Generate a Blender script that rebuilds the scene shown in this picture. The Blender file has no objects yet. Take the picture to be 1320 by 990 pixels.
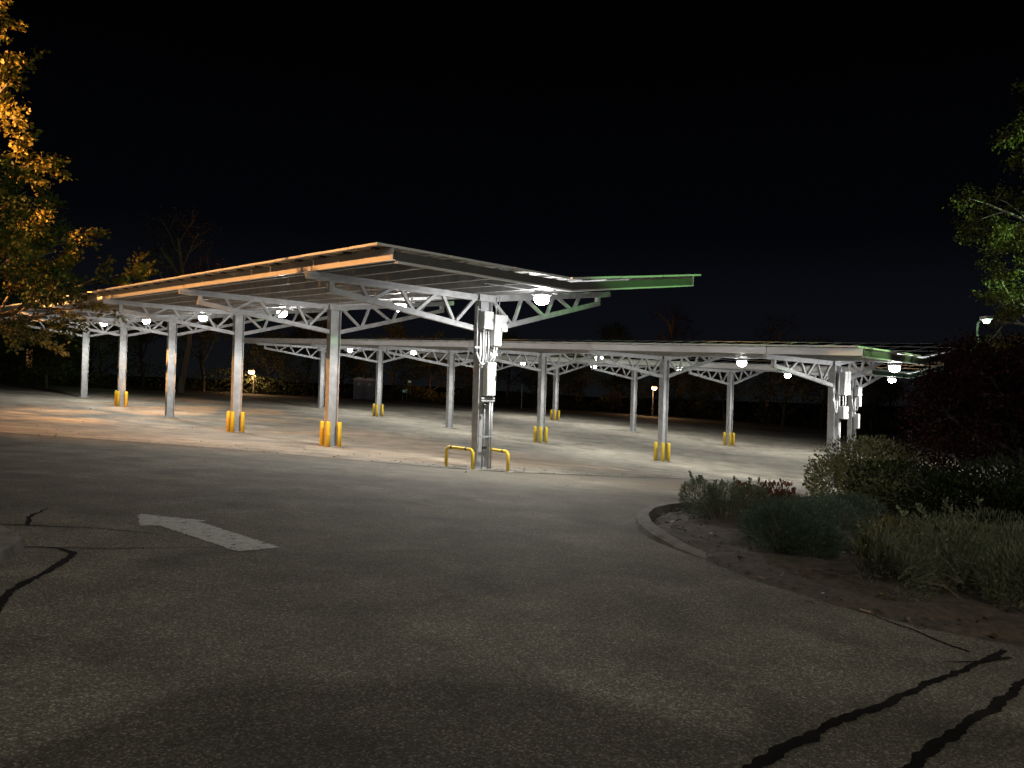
import bpy, math, random
import numpy as np
from mathutils import Matrix, Vector

S = bpy.context.scene
COL = S.collection
rng = random.Random(11)
nrg = np.random.default_rng(7)
Z0 = 1.65                                    # eye height above the driveway under the camera
R_ = math.radians

# ------------------------------------------------------------------ camera
PITCH, ROLL, FPX = R_(0.399), R_(1.697), 992.6
fw = Vector((0, math.cos(PITCH), math.sin(PITCH)))
up0 = Vector((0, -math.sin(PITCH), math.cos(PITCH)))
rt0 = Vector((1, 0, 0))
rt = math.cos(ROLL) * rt0 + math.sin(ROLL) * up0
up = -math.sin(ROLL) * rt0 + math.cos(ROLL) * up0
cd = bpy.data.cameras.new('camera'); cam = bpy.data.objects.new('camera', cd); COL.objects.link(cam)
cam.matrix_world = Matrix(((rt.x, up.x, -fw.x, 0), (rt.y, up.y, -fw.y, 0), (rt.z, up.z, -fw.z, Z0), (0, 0, 0, 1)))
cd.sensor_width = 36.0; cd.lens = 36.0 * FPX / 1320.0
cd.clip_start = 0.05; cd.clip_end = 2000
S.camera = cam

# ------------------------------------------------------------------ night sky
W = bpy.data.worlds.new('World'); S.world = W; W.use_nodes = True
nt = W.node_tree; nt.nodes.clear()
wo = nt.nodes.new('ShaderNodeOutputWorld'); bg = nt.nodes.new('ShaderNodeBackground')
tc = nt.nodes.new('ShaderNodeTexCoord'); sp = nt.nodes.new('ShaderNodeSeparateXYZ'); rp = nt.nodes.new('ShaderNodeValToRGB')
nt.links.new(tc.outputs['Generated'], sp.inputs[0]); nt.links.new(sp.outputs['Z'], rp.inputs[0])
rp.color_ramp.interpolation = 'EASE'
cr = rp.color_ramp.elements
cr[0].position = 0.0; cr[0].color = (0.0050, 0.0056, 0.0064, 1)
cr[1].position = 1.0; cr[1].color = (0.0002, 0.0002, 0.0003, 1)
e = cr.new(0.10); e.color = (0.0030, 0.0036, 0.0054, 1)
e = cr.new(0.22); e.color = (0.0008, 0.0010, 0.0018, 1)
e = cr.new(0.45); e.color = (0.0003, 0.0003, 0.0004, 1)
nt.links.new(rp.outputs[0], bg.inputs['Color']); bg.inputs['Strength'].default_value = 1.0
nt.links.new(bg.outputs[0], wo.inputs['Surface'])

# ------------------------------------------------------------------ render look
S.view_settings.view_transform = 'Standard'; S.view_settings.look = 'None'
S.view_settings.exposure = 0.0; S.view_settings.gamma = 1.0
S.cycles.use_denoising = True
S.cycles.max_bounces = 6; S.cycles.diffuse_bounces = 3; S.cycles.transparent_max_bounces = 8
S.cycles.sample_clamp_indirect = 4.0; S.cycles.caustics_reflective = False; S.cycles.caustics_refractive = False

# lamp strengths (watts)
P_CANOPY, P_DOWN, P_SODIUM, P_MERCURY, P_BEHIND = 120, 790, 44000, 15000, 4000
LIGHT_CUTOFF_Z = 11.4
SOD_AIM = (-22 + 10 * math.sin(R_(33)), 4 + 10 * math.cos(R_(33)), 12.4 - 10 * math.tan(R_(27)))

# ------------------------------------------------------------------ terrain: thin plate spline through surveyed heights
CT = np.array([[-0.78,19.52,-2.03],[-5.83,24.99,-2.03],[-10.88,30.46,-2.03],[-15.93,35.94,-1.8],[-20.99,41.41,-1.52],[-26.04,46.89,-1.27],
 [11.62,27.81,-3.18],[6.57,33.29,-2.91],[1.52,38.76,-2.65],[-3.54,44.24,-2.32],[-8.59,49.71,-2.02],[-13.64,55.19,-1.76],
 [18.49,41.89,-3.22],[13.43,47.36,-3.1],[8.38,52.84,-2.66],[3.33,58.31,-2.27],[-1.72,63.78,-2.04],
 [-8,-6,-1.39],[-8,2,-1.42],[-8,8,-1.44],[-3,-6,-1.54],[-3,2,-1.57],[-3,8,-1.59],[3,-6,-1.72],[3,2,-1.75],[3,8,-1.77],[8,-6,-1.87],[8,2,-1.9],[8,8,-1.92],
 [-60,20,-0.35],[-60,60,-0.18],[40,10,-3.97],[50,30,-4.24],[60,70,-4.42],[-60,110,0.04],[0,110,-2.11],[60,110,-4.25]])
def _U(r2): return np.where(r2 > 1e-12, r2 * np.log(np.maximum(r2, 1e-12)), 0)
_N = len(CT)
_K = _U(((CT[:, None, :2] - CT[None, :, :2]) ** 2).sum(-1)) + np.eye(_N) * 30.0
_P = np.c_[np.ones(_N), CT[:, :2]]
_sol = np.linalg.solve(np.block([[_K, _P], [_P.T, np.zeros((3, 3))]]), np.r_[CT[:, 2], 0, 0, 0])
def G(x, y):
    """ground height; x, y scalars or arrays"""
    x = np.clip(np.asarray(x, float), -70, 70); y = np.clip(np.asarray(y, float), -20, 125)
    r2 = (x[..., None] - CT[:, 0]) ** 2 + (y[..., None] - CT[:, 1]) ** 2
    z = _U(r2) @ _sol[:_N] + _sol[_N] + _sol[_N + 1] * x + _sol[_N + 2] * y + Z0
    return float(z) if z.ndim == 0 else z

# ------------------------------------------------------------------ materials
def new_mat(name):
    m = bpy.data.materials.new(name); m.use_nodes = True
    t = m.node_tree; b = t.nodes['Principled BSDF']
    return m, t, b
def nd(t, kind, **kw):
    n = t.nodes.new(kind)
    for k, v in kw.items():
        if hasattr(n, k): setattr(n, k, v)
        else: n.inputs[k].default_value = v
    return n
def noise(t, scale, detail=3, rough=0.55, vec=None):
    n = t.nodes.new('ShaderNodeTexNoise'); n.inputs['Scale'].default_value = scale
    n.inputs['Detail'].default_value = detail; n.inputs['Roughness'].default_value = rough
    if vec is not None: t.links.new(vec, n.inputs['Vector'])
    return n.outputs['Fac']
def ramp(t, fac, stops):
    r = t.nodes.new('ShaderNodeValToRGB'); t.links.new(fac, r.inputs[0])
    while len(r.color_ramp.elements) < len(stops): r.color_ramp.elements.new(0.5)
    for el, (p, c) in zip(r.color_ramp.elements, stops):
        el.position = p; el.color = (c, c, c, 1) if not isinstance(c, tuple) else (*c, 1)
    return r.outputs[0]
def mix(t, a, b, fac, mode='MIX'):
    n = t.nodes.new('ShaderNodeMix'); n.data_type = 'RGBA'; n.blend_type = mode
    for s, v in ((n.inputs[6], a), (n.inputs[7], b), (n.inputs[0], fac)):
        if hasattr(v, 'is_linked'): t.links.new(v, s)
        elif isinstance(v, tuple): s.default_value = (*v, 1)
        else: s.default_value = v
    return n.outputs[2]
def bump(t, b, h, strength, dist):
    n = t.nodes.new('ShaderNodeBump'); n.inputs['Strength'].default_value = strength; n.inputs['Distance'].default_value = dist
    t.links.new(h, n.inputs['Height']); t.links.new(n.outputs[0], b.inputs['Normal'])
def pos(t): return t.nodes.new('ShaderNodeNewGeometry').outputs['Position']
def objc(t): return t.nodes.new('ShaderNodeTexCoord').outputs['Object']

def simple(name, c, rough=0.6, metal=0.0, var=0.15, scale=6.0, bmp=0.0, worn=None):
    m, t, b = new_mat(name)
    v = objc(t)
    f = noise(t, scale, 5, 0.6, v)
    lo = tuple(x * (1 - var) for x in c); hi = tuple(min(1, x * (1 + var)) for x in c)
    colr = ramp(t, f, [(0.3, lo), (0.7, hi)])
    if worn:
        g = noise(t, scale * 3.1, 6, 0.7, v)
        colr = mix(t, colr, worn, ramp(t, g, [(0.6, 0.0), (0.72, 0.8)]))
    t.links.new(colr, b.inputs['Base Color'])
    b.inputs['Roughness'].default_value = rough; b.inputs['Metallic'].default_value = metal
    if bmp: bump(t, b, noise(t, scale * 12, 4, 0.6, v), 0.4, bmp)
    return m
def emit(name, c, s):
    m, t, b = new_mat(name)
    b.inputs['Base Color'].default_value = (0.8, 0.8, 0.8, 1)
    b.inputs['Emission Color'].default_value = (*c, 1); b.inputs['Emission Strength'].default_value = s
    return m

def asphalt(name, base, warm, speck, stains, streak, seam_pale=False):
    m, t, b = new_mat(name)
    p = pos(t)
    big = noise(t, 0.16, 4, 0.6, p); med = noise(t, 1.3, 6, 0.65, p)
    c = ramp(t, big, [(0.3, tuple(x * 0.68 for x in base)), (0.7, tuple(x * 1.28 for x in warm))])
    c = mix(t, c, ramp(t, med, [(0.25, 0.62), (0.75, 1.32)]), 1.0, 'MULTIPLY')
    # aggregate: small stones of differing tone in the binder
    vo = nd(t, 'ShaderNodeTexVoronoi', Scale=95.0); t.links.new(p, vo.inputs['Vector'])
    sepc = t.nodes.new('ShaderNodeSeparateColor'); t.links.new(vo.outputs['Color'], sepc.inputs[0])
    c = mix(t, c, ramp(t, sepc.outputs[0], [(0.0, 1 - speck), (0.6, 1.0), (0.86, 1 + speck * 1.3), (1.0, 1 + 4.0 * speck)]), 1.0, 'MULTIPLY')
    fine = noise(t, 60, 5, 0.75, p)
    c = mix(t, c, ramp(t, fine, [(0.3, 0.55), (0.7, 1.5)]), 0.75, 'MULTIPLY')
    # worn, stretched tracks and oil marks
    mp = nd(t, 'ShaderNodeMapping'); t.links.new(p, mp.inputs['Vector'])
    mp.inputs['Rotation'].default_value = (0, 0, R_(streak[0])); mp.inputs['Scale'].default_value = (0.10, 0.75, 0.5)
    st = noise(t, 1.0, 4, 0.6, mp.outputs[0])
    c = mix(t, c, ramp(t, st, [(0.36, 1 - streak[1]), (0.5, 1.0), (0.64, 1 + streak[1])]), 1.0, 'MULTIPLY')
    oil = noise(t, 0.55, 3, 0.5, p)
    c = mix(t, c, ramp(t, oil, [(0.60, 1.0), (0.69, 1 - stains)]), 1.0, 'MULTIPLY')
    if seam_pale:
        at = nd(t, 'ShaderNodeAttribute'); at.attribute_name = 'seam_pale'
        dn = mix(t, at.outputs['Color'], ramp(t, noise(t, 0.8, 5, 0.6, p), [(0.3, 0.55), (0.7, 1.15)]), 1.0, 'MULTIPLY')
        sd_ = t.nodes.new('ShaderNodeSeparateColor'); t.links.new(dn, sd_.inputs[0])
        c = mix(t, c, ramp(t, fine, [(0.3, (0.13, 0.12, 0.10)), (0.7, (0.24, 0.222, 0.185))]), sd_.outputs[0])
    t.links.new(c, b.inputs['Base Color']); b.inputs['Roughness'].default_value = 0.88
    b.inputs['Specular IOR Level'].default_value = 0.25
    hb = mix(t, sepc.outputs[1], fine, 0.5)
    bump(t, b, hb, 0.75, 0.006)
    return m

M = {}
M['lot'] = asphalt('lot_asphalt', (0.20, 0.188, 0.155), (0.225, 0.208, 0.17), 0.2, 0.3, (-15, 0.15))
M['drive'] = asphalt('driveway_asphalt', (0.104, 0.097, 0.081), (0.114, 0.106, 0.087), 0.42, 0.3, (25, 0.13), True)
M['soil'] = simple('soil', (0.055, 0.045, 0.03), 0.95, 0, 0.4, 0.8, 0.02)
M['mulch'] = simple('mulch', (0.062, 0.049, 0.037), 0.95, 0, 0.6, 14, 0.05, worn=(0.10, 0.085, 0.068))
M['chip'] = simple('wood_chip', (0.10, 0.074, 0.052), 0.9, 0, 0.5, 3)
M['tar'] = simple('sealant_tar', (0.012, 0.0115, 0.011), 0.95, 0, 0.4, 8, 0.003)
M['tar'].node_tree.nodes['Principled BSDF'].inputs['Specular IOR Level'].default_value = 0.05
M['joint'] = simple('joint_dirt', (0.045, 0.04, 0.033), 0.95, 0, 0.5, 5, 0.004)
M['paint'] = simple('road_paint', (0.36, 0.36, 0.355), 0.8, 0, 0.25, 14, 0.002, worn=(0.12, 0.113, 0.10))
M['oldpaint'] = simple('faded_paint', (0.135, 0.13, 0.118), 0.85, 0, 0.3, 5, 0, worn=(0.09, 0.085, 0.075))
M['concrete'] = simple('concrete', (0.24, 0.225, 0.2), 0.9, 0, 0.3, 4, 0.006)
M['kerb'] = simple('kerb_concrete', (0.135, 0.123, 0.105), 0.9, 0, 0.35, 5, 0.008, worn=(0.07, 0.063, 0.053))
M['steel'] = simple('galvanised_steel', (0.43, 0.44, 0.455), 0.5, 0.25, 0.22, 5, 0, worn=(0.34, 0.345, 0.35))
M['fascia'] = simple('fascia_steel', (0.70, 0.70, 0.71), 0.36, 0.25, 0.07, 2)
M['alu'] = simple('panel_frame_aluminium', (0.66, 0.67, 0.68), 0.45, 0.1, 0.05, 3)
M['shadesteel'] = simple('shade_darkened_steel', (0.09, 0.09, 0.088), 0.7, 0.1, 0.15, 3)  # steel darkened to paint the shade on the web of the end channels
M['back'] = simple('panel_backsheet', (0.52, 0.52, 0.49), 0.6, 0, 0.08, 3)
M['black'] = simple('black_plastic', (0.02, 0.02, 0.02), 0.5, 0, 0.2, 5)
M['cell'] = simple('solar_cell_glass', (0.012, 0.016, 0.03), 0.18, 0, 0.2, 5)
M['yellow'] = simple('yellow_paint', (0.72, 0.50, 0.03), 0.5, 0, 0.12, 7, 0, worn=(0.45, 0.33, 0.06))
M['boxwhite'] = simple('white_enamel', (0.56, 0.57, 0.58), 0.45, 0, 0.06, 6)
M['conduit'] = simple('conduit_metal', (0.38, 0.39, 0.4), 0.45, 0.4, 0.12, 9)
M['label'] = simple('warning_label', (0.08, 0.08, 0.08), 0.6)
M['housing'] = simple('lamp_housing', (0.5, 0.5, 0.5), 0.5, 0.1, 0.08)
M['lens'] = emit('lamp_lens', (1.0, 0.98, 0.95), 70)
M['sodium'] = emit('sodium_lens', (1.0, 0.45, 0.12), 30)
M['farlamp'] = emit('far_lamp_lens', (1.0, 0.50, 0.2), 10)
M['greenlamp'] = emit('mercury_lens', (0.62, 1.0, 0.8), 14)
M['window'] = emit('lit_window', (1.0, 0.45, 0.14), 0.13)
M['teal'] = emit('self_glow_sign_face', (0.10, 0.55, 0.50), 0.10)  # glow stands in for the light these reflective signs throw back
M['grey_pl'] = simple('grey_plastic', (0.15, 0.16, 0.2), 0.6, 0, 0.1)
M['pale_pl'] = simple('pale_plastic', (0.4, 0.41, 0.44), 0.6, 0, 0.1)
M['siding'] = simple('dark_siding', (0.05, 0.045, 0.04), 0.9)
M['bark'] = simple('bark', (0.09, 0.07, 0.05), 0.9, 0, 0.4, 12, 0.02)
M['darkbark'] = simple('dark_bark', (0.025, 0.02, 0.017), 0.95, 0, 0.3, 12)
M['birch'] = simple('birch_bark', (0.17, 0.13, 0.10), 0.9, 0, 0.35, 12, 0.02)
M['palebark'] = simple('pale_bark', (0.26, 0.24, 0.2), 0.9, 0, 0.35, 12, 0.02)

def leafmat(name, c, var=0.4, trans=0.35):
    m, t, b = new_mat(name)
    g = t.nodes.new('ShaderNodeNewGeometry')
    f = g.outputs['Random Per Island']
    n2 = noise(t, 1.2, 3, 0.6, g.outputs['Position'])
    lo = tuple(x * (1 - var) for x in c); hi = tuple(x * (1 + var) for x in c)
    cc = ramp(t, f, [(0.0, lo), (1.0, hi)])
    cc = mix(t, cc, ramp(t, n2, [(0.3, 0.7), (0.7, 1.25)]), 1.0, 'MULTIPLY')
    t.links.new(cc, b.inputs['Base Color']); b.inputs['Roughness'].default_value = 0.55
    b.inputs['Specular IOR Level'].default_value = 0.3
    tr = t.nodes.new('ShaderNodeBsdfTranslucent'); t.links.new(cc, tr.inputs[0])
    mx = t.nodes.new('ShaderNodeMixShader'); mx.inputs[0].default_value = trans
    out = t.nodes['Material Output']
    t.links.new(b.outputs[0], mx.inputs[1]); t.links.new(tr.outputs[0], mx.inputs[2]); t.links.new(mx.outputs[0], out.inputs[0])
    return m
M['leaf_gold'] = leafmat('leaf_gold', (0.24, 0.19, 0.05), 0.4)
M['leaf_olive'] = leafmat('leaf_olive', (0.05, 0.066, 0.02), 0.4)
M['leaf_green'] = leafmat('leaf_green', (0.085, 0.085, 0.02), 0.45)
M['leaf_red'] = leafmat('leaf_red', (0.022, 0.006, 0.006), 0.5)
for k_ in ('leaf_red',): M[k_].node_tree.nodes['Principled BSDF'].inputs['Specular IOR Level'].default_value = .1
M['leaf_bush'] = leafmat('leaf_bush', (0.125, 0.125, 0.055), 0.45)
M['leaf_dark'] = leafmat('leaf_dark', (0.020, 0.030, 0.011), 0.5)
M['leaf_dark'].node_tree.nodes['Principled BSDF'].inputs['Specular IOR Level'].default_value = .08
M['leaf_grey'] = leafmat('leaf_grey', (0.125, 0.14, 0.082), 0.35)
M['leaf_blue'] = leafmat('leaf_blue', (0.09, 0.115, 0.07), 0.4)
M['leaf_teal'] = leafmat('leaf_teal', (0.058, 0.092, 0.058), 0.4)
M['leaf_yellow'] = leafmat('leaf_yellow', (0.12, 0.105, 0.025), 0.4)
M['leaf_wood'] = leafmat('leaf_wood', (0.085, 0.09, 0.035), 0.4)
M['leaf_rust'] = leafmat('leaf_rust', (0.10, 0.045, 0.028), 0.4)
M['chipvar'] = leafmat('chip_tones', (0.12, 0.09, 0.064), .75, 0.0)
M['litter'] = leafmat('leaf_litter', (0.10, 0.065, 0.03), 0.6)

# ------------------------------------------------------------------ mesh builder
class MB:
    def __init__(s): s.v = []; s.f = []; s.mi = []
    def add(s, vs, fs, mi=0):
        o = len(s.v); s.v += [tuple(p) for p in vs]
        s.f += [tuple(i + o for i in f) for f in fs]; s.mi += [mi] * len(fs)
        return s
    def box(s, lo, hi, mi=0, M4=None):
        (a, b, c), (d, e, f) = lo, hi
        vs = [(a,b,c),(d,b,c),(d,e,c),(a,e,c),(a,b,f),(d,b,f),(d,e,f),(a,e,f)]
        if M4 is not None: vs = [M4 @ Vector(p) for p in vs]
        return s.add(vs, [(0,3,2,1),(4,5,6,7),(0,1,5,4),(1,2,6,5),(2,3,7,6),(3,0,4,7)], mi)
    def beam(s, p, q, w, h, mi=0, upv=(0, 0, 1)):
        """rectangular bar from p to q; w across, h along upv"""
        p, q = Vector(p), Vector(q); d = (q - p).normalized(); u = Vector(upv)
        x = d.cross(u).normalized() * (w / 2); y = x.normalized().cross(d).normalized() * (h / 2)
        vs = [p - x - y, p + x - y, p + x + y, p - x + y, q - x - y, q + x - y, q + x + y, q - x + y]
        return s.add(vs, [(0,3,2,1),(4,5,6,7),(0,1,5,4),(1,2,6,5),(2,3,7,6),(3,0,4,7)], mi)
    def tube(s, pts, rad, n=8, mi=0, cap=True):
        pts = [Vector(p) for p in pts]
        if not hasattr(rad, '__len__'): rad = [rad] * len(pts)
        vs, fs = [], []
        d0 = (pts[1] - pts[0]).normalized(); ref = Vector((0, 0, 1)) if abs(d0.z) < 0.9 else Vector((1, 0, 0))
        x = d0.cross(ref).normalized()
        for i, p in enumerate(pts):
            d = (pts[min(i + 1, len(pts) - 1)] - pts[max(i - 1, 0)]).normalized()
            x = (x - d * x.dot(d)).normalized(); y = d.cross(x)
            for k in range(n):
                a = 2 * math.pi * k / n
                vs.append(p + (x * math.cos(a) + y * math.sin(a)) * rad[i])
        for i in range(len(pts) - 1):
            for k in range(n):
                a, b = i * n + k, i * n + (k + 1) % n
                fs.append((a, b, b + n, a + n))
        if cap:
            fs.append(tuple(range(n))[::-1]); fs.append(tuple(range((len(pts) - 1) * n, len(pts) * n)))
        return s.add(vs, fs, mi)
    def lathe(s, prof, c=(0, 0, 0), n=14, mi=0):
        vs, fs = [], []
        for r, z in prof:
            for k in range(n):
                a = 2 * math.pi * k / n
                vs.append((c[0] + r * math.cos(a), c[1] + r * math.sin(a), c[2] + z))
        for i in range(len(prof) - 1):
            for k in range(n):
                a, b = i * n + k, i * n + (k + 1) % n
                fs.append((a, b, b + n, a + n))
        fs.append(tuple(range(n))[::-1]); fs.append(tuple(range((len(prof) - 1) * n, len(prof) * n)))
        return s.add(vs, fs, mi)
    def mesh(s, name, mats, smooth=False):
        me = bpy.data.meshes.new(name); me.from_pydata(s.v, [], s.f)
        for m in mats: me.materials.append(M[m] if isinstance(m, str) else m)
        if len(mats) > 1: me.polygons.foreach_set('material_index', s.mi)
        if smooth: me.polygons.foreach_set('use_smooth', [True] * len(s.f))
        me.update(); return me
    def build(s, name, mats, parent=None, smooth=False, bevel=0):
        if isinstance(mats, str): mats = [mats]
        return link(name, s.mesh(name, mats, smooth), parent, bevel=bevel)

def link(name, data, parent=None, loc=None, mat=None, bevel=0):
    o = bpy.data.objects.new(name, data); COL.objects.link(o)
    if parent is not None: o.parent = parent
    if mat is not None: o.matrix_local = mat
    elif loc is not None: o.location = loc
    if bevel:
        b = o.modifiers.new('bevel', 'BEVEL'); b.width = bevel; b.segments = 2; b.limit_method = 'ANGLE'
    return o
def tag(o, label=None, cat=None, group=None, kind=None):
    if label: o['label'] = label
    if cat: o['category'] = cat
    if group: o['group'] = group
    if kind: o['kind'] = kind
    return o
def thing(name, loc, label, cat, group=None, rz=0):
    o = bpy.data.objects.new(name, None); COL.objects.link(o)
    o.empty_display_size = 0.2; o.location = loc; o.rotation_euler = (0, 0, rz)
    return tag(o, label, cat, group)
def copy_tree(o, parent=None):
    c = o.copy(); COL.objects.link(c); c.parent = parent
    if parent is not None: c.matrix_parent_inverse = o.matrix_parent_inverse.copy()
    for ch in o.children: copy_tree(ch, c)
    return c

# ------------------------------------------------------------------ ground sheets
def grid_mesh(name, XY, lift, mat, parent=None, kind=None):
    """XY: (rows, cols, 2)"""
    r, c, _ = XY.shape
    Z = G(XY[..., 0], XY[..., 1]) + lift
    v = np.concatenate([XY, Z[..., None]], -1).reshape(-1, 3)
    idx = np.arange(r * c).reshape(r, c)
    f = np.stack([idx[:-1, :-1], idx[:-1, 1:], idx[1:, 1:], idx[1:, :-1]], -1).reshape(-1, 4)
    me = bpy.data.meshes.new(name); me.from_pydata(v.tolist(), [], f.tolist()); me.materials.append(M[mat])
    me.polygons.foreach_set('use_smooth', [True] * len(f)); me.update()
    o = link(name, me, parent)
    if kind: o['kind'] = kind
    return o
# seam where the pale parking lot meets the darker driveway
SX = np.array([-70, -30, -14.1, -10.7, -7.2, -4.6, -1.7, 0.2, 2.3, 6.0, 10.1, 20, 45, 70.])
SY = np.array([29, 24, 21.3, 20.85, 20.2, 19.35, 18.75, 19.1, 20.7, 24.2, 27.7, 36, 52, 60.])
FX = np.array([-70, -35, -16, -5, 15, 40, 70.]); FY = np.array([60, 63, 82, 86, 100, 86, 75.])
def seam(x): return np.interp(x, SX, SY)
xs = np.unique(np.concatenate([np.linspace(-70, -20, 34), np.linspace(-20, 20, 161), np.linspace(20, 70, 34)]))
far = np.maximum(np.interp(xs, FX, FY), seam(xs) + 6)
ts = np.linspace(0, 1, 90) ** 1.4
XY = np.stack([np.broadcast_to(xs, (len(ts), len(xs))), seam(xs)[None] + ts[:, None] * (far - seam(xs))[None]], -1)
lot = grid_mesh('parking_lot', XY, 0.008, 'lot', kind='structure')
yn = np.linspace(0, 1, 200)
XY = np.stack([np.broadcast_to(xs, (len(yn), len(xs))), -18 + yn[:, None] * (seam(xs) + 18)[None]], -1)
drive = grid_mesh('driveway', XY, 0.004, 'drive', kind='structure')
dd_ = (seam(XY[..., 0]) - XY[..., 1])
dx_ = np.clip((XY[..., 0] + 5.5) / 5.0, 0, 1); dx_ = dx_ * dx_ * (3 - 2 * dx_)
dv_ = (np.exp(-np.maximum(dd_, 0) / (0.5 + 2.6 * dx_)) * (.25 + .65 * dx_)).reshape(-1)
at_ = drive.data.attributes.new('seam_pale', 'FLOAT', 'POINT'); at_.data.foreach_set('value', dv_.astype(np.float32))  # driveway colour grows paler towards the seam, more so on the right
gx = np.concatenate([[-600, -300, -150], np.linspace(-90, 90, 61), [150, 300, 600]])
gy = np.concatenate([[-300, -100, -40], np.linspace(-25, 135, 55), [180, 300, 700]])
XY = np.stack(np.meshgrid(gx, gy), -1)
ground = grid_mesh('ground', XY, -0.03, 'soil', kind='structure')

def ribbon(name, pts, widths, mat, parent, lift, jitter=0.0, step=0.05, label=None, seed=1):
    r = random.Random(seed)
    P = [Vector((p[0], p[1], 0)) for p in pts]
    if not hasattr(widths, '__len__'): widths = [widths] * len(P)
    L, Wd = [], []
    for i in range(len(P) - 1):
        n = max(2, int((P[i + 1] - P[i]).length / step))
        for k in range(n + (i == len(P) - 2)):
            f = k / n; L.append(P[i].lerp(P[i + 1], f)); Wd.append(widths[i] * (1 - f) + widths[i + 1] * f)
    v, f = [], []
    wob = 0; na = nb_ = 0.0
    for i, p in enumerate(L):
        d = (L[min(i + 1, len(L) - 1)] - L[max(i - 1, 0)]).normalized(); nrm = Vector((-d.y, d.x, 0))
        wob = wob * 0.7 + r.uniform(-1, 1) * jitter * 0.6
        na = na * .7 + r.uniform(-1, 1) * min(.26, jitter * 20); nb_ = nb_ * .7 + r.uniform(-1, 1) * min(.26, jitter * 20)
        a = Wd[i] / 2 * max(.15, 1 + na); b2 = Wd[i] / 2 * max(.15, 1 + nb_)
        for q in (p + nrm * (wob + a), p + nrm * (wob - b2)):
            v.append((q.x, q.y, G(q.x, q.y) + lift))
    for i in range(len(L) - 1): f.append((2 * i, 2 * i + 1, 2 * i + 3, 2 * i + 2))
    me = bpy.data.meshes.new(name); me.from_pydata(v, [], f); me.materials.append(M[mat]); me.update()
    o = link(name, me, parent)
    if label: o['label'] = label
    return o
ribbon('pavement_joint', [(x, seam(x) - 0.04) for x in np.linspace(-28, 14, 60)], 0.13, 'joint', drive, 0.013, 0.02, 0.12, seed=3)
ribbon('crack_sealant', [(-3.3, 4.95), (-3.55, 5.55), (-3.62, 6.0), (-3.68, 6.33), (-3.72, 6.6), (-3.80, 6.78), (-4.05, 6.92), (-4.3, 6.9)], [0.077, 0.066, 0.072, 0.072, 0.055, 0.066, 0.034, 0.017], 'tar', drive, 0.008, 0.014, 0.03, seed=4)
ribbon('crack_sealant', [(-4.3, 6.88), (-3.7, 7.0), (-2.75, 7.33)], [0.019, 0.019, 0.007], 'tar', drive, 0.0085, 0.008, 0.03, seed=5)
ribbon('crack_sealant', [(-5.6, 7.6), (-5.0, 7.83), (-4.2, 7.9), (-3.3, 7.75)], [0.028, 0.028, 0.019, 0.007], 'tar', drive, 0.0085, 0.01, 0.03, seed=6)
ribbon('crack_sealant', [(-4.9, 7.85), (-5.15, 8.3), (-5.3, 8.85)], [0.055, 0.050, 0.022], 'tar', drive, 0.009, 0.014, 0.03, seed=7)
ribbon('crack_sealant', [(2.95, 6.3), (3.11, 5.88), (3.19, 5.55), (3.27, 5.42)], [0.011, 0.025, 0.028, 0.034], 'tar', drive, 0.0085, 0.01, 0.03, seed=8)
ribbon('crack_sealant', [(3.56, 5.5), (3.35, 5.3), (2.98, 5.02), (2.6, 4.72), (2.22, 4.41), (1.66, 3.99), (1.2, 3.56), (0.7, 3.1)], [0.055, 0.072, 0.055, 0.050, 0.061, 0.072, 0.077, 0.083], 'tar', drive, 0.008, 0.015, 0.03, seed=9)
ribbon('crack_sealant', [(3.5, 5.33), (3.2, 5.2), (2.92, 5.16)], [0.034, 0.039, 0.011], 'tar', drive, 0.009, 0.012, 0.03, seed=10)
ribbon('crack_sealant', [(3.9, 5.4), (3.27, 4.84), (2.7, 4.32), (1.9, 3.6), (1.2, 2.9)], [0.039, 0.050, 0.061, 0.066, 0.066], 'tar', drive, 0.008, 0.015, 0.03, seed=12)
ribbon('faded_line', [(-2.9, 12.9), (-1.2, 11.2), (0.2, 9.7), (1.0, 9.15)], [0.03, 0.05, 0.02, 0.015], 'oldpaint', drive, 0.008, 0.03, 0.1, seed=13)
ribbon('faded_line', [(-1.75, 7.45), (-1.2, 7.6), (-0.75, 7.9)], [0.02, 0.04, 0.02], 'oldpaint', drive, 0.008, 0.015, 0.03, seed=14)
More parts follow.
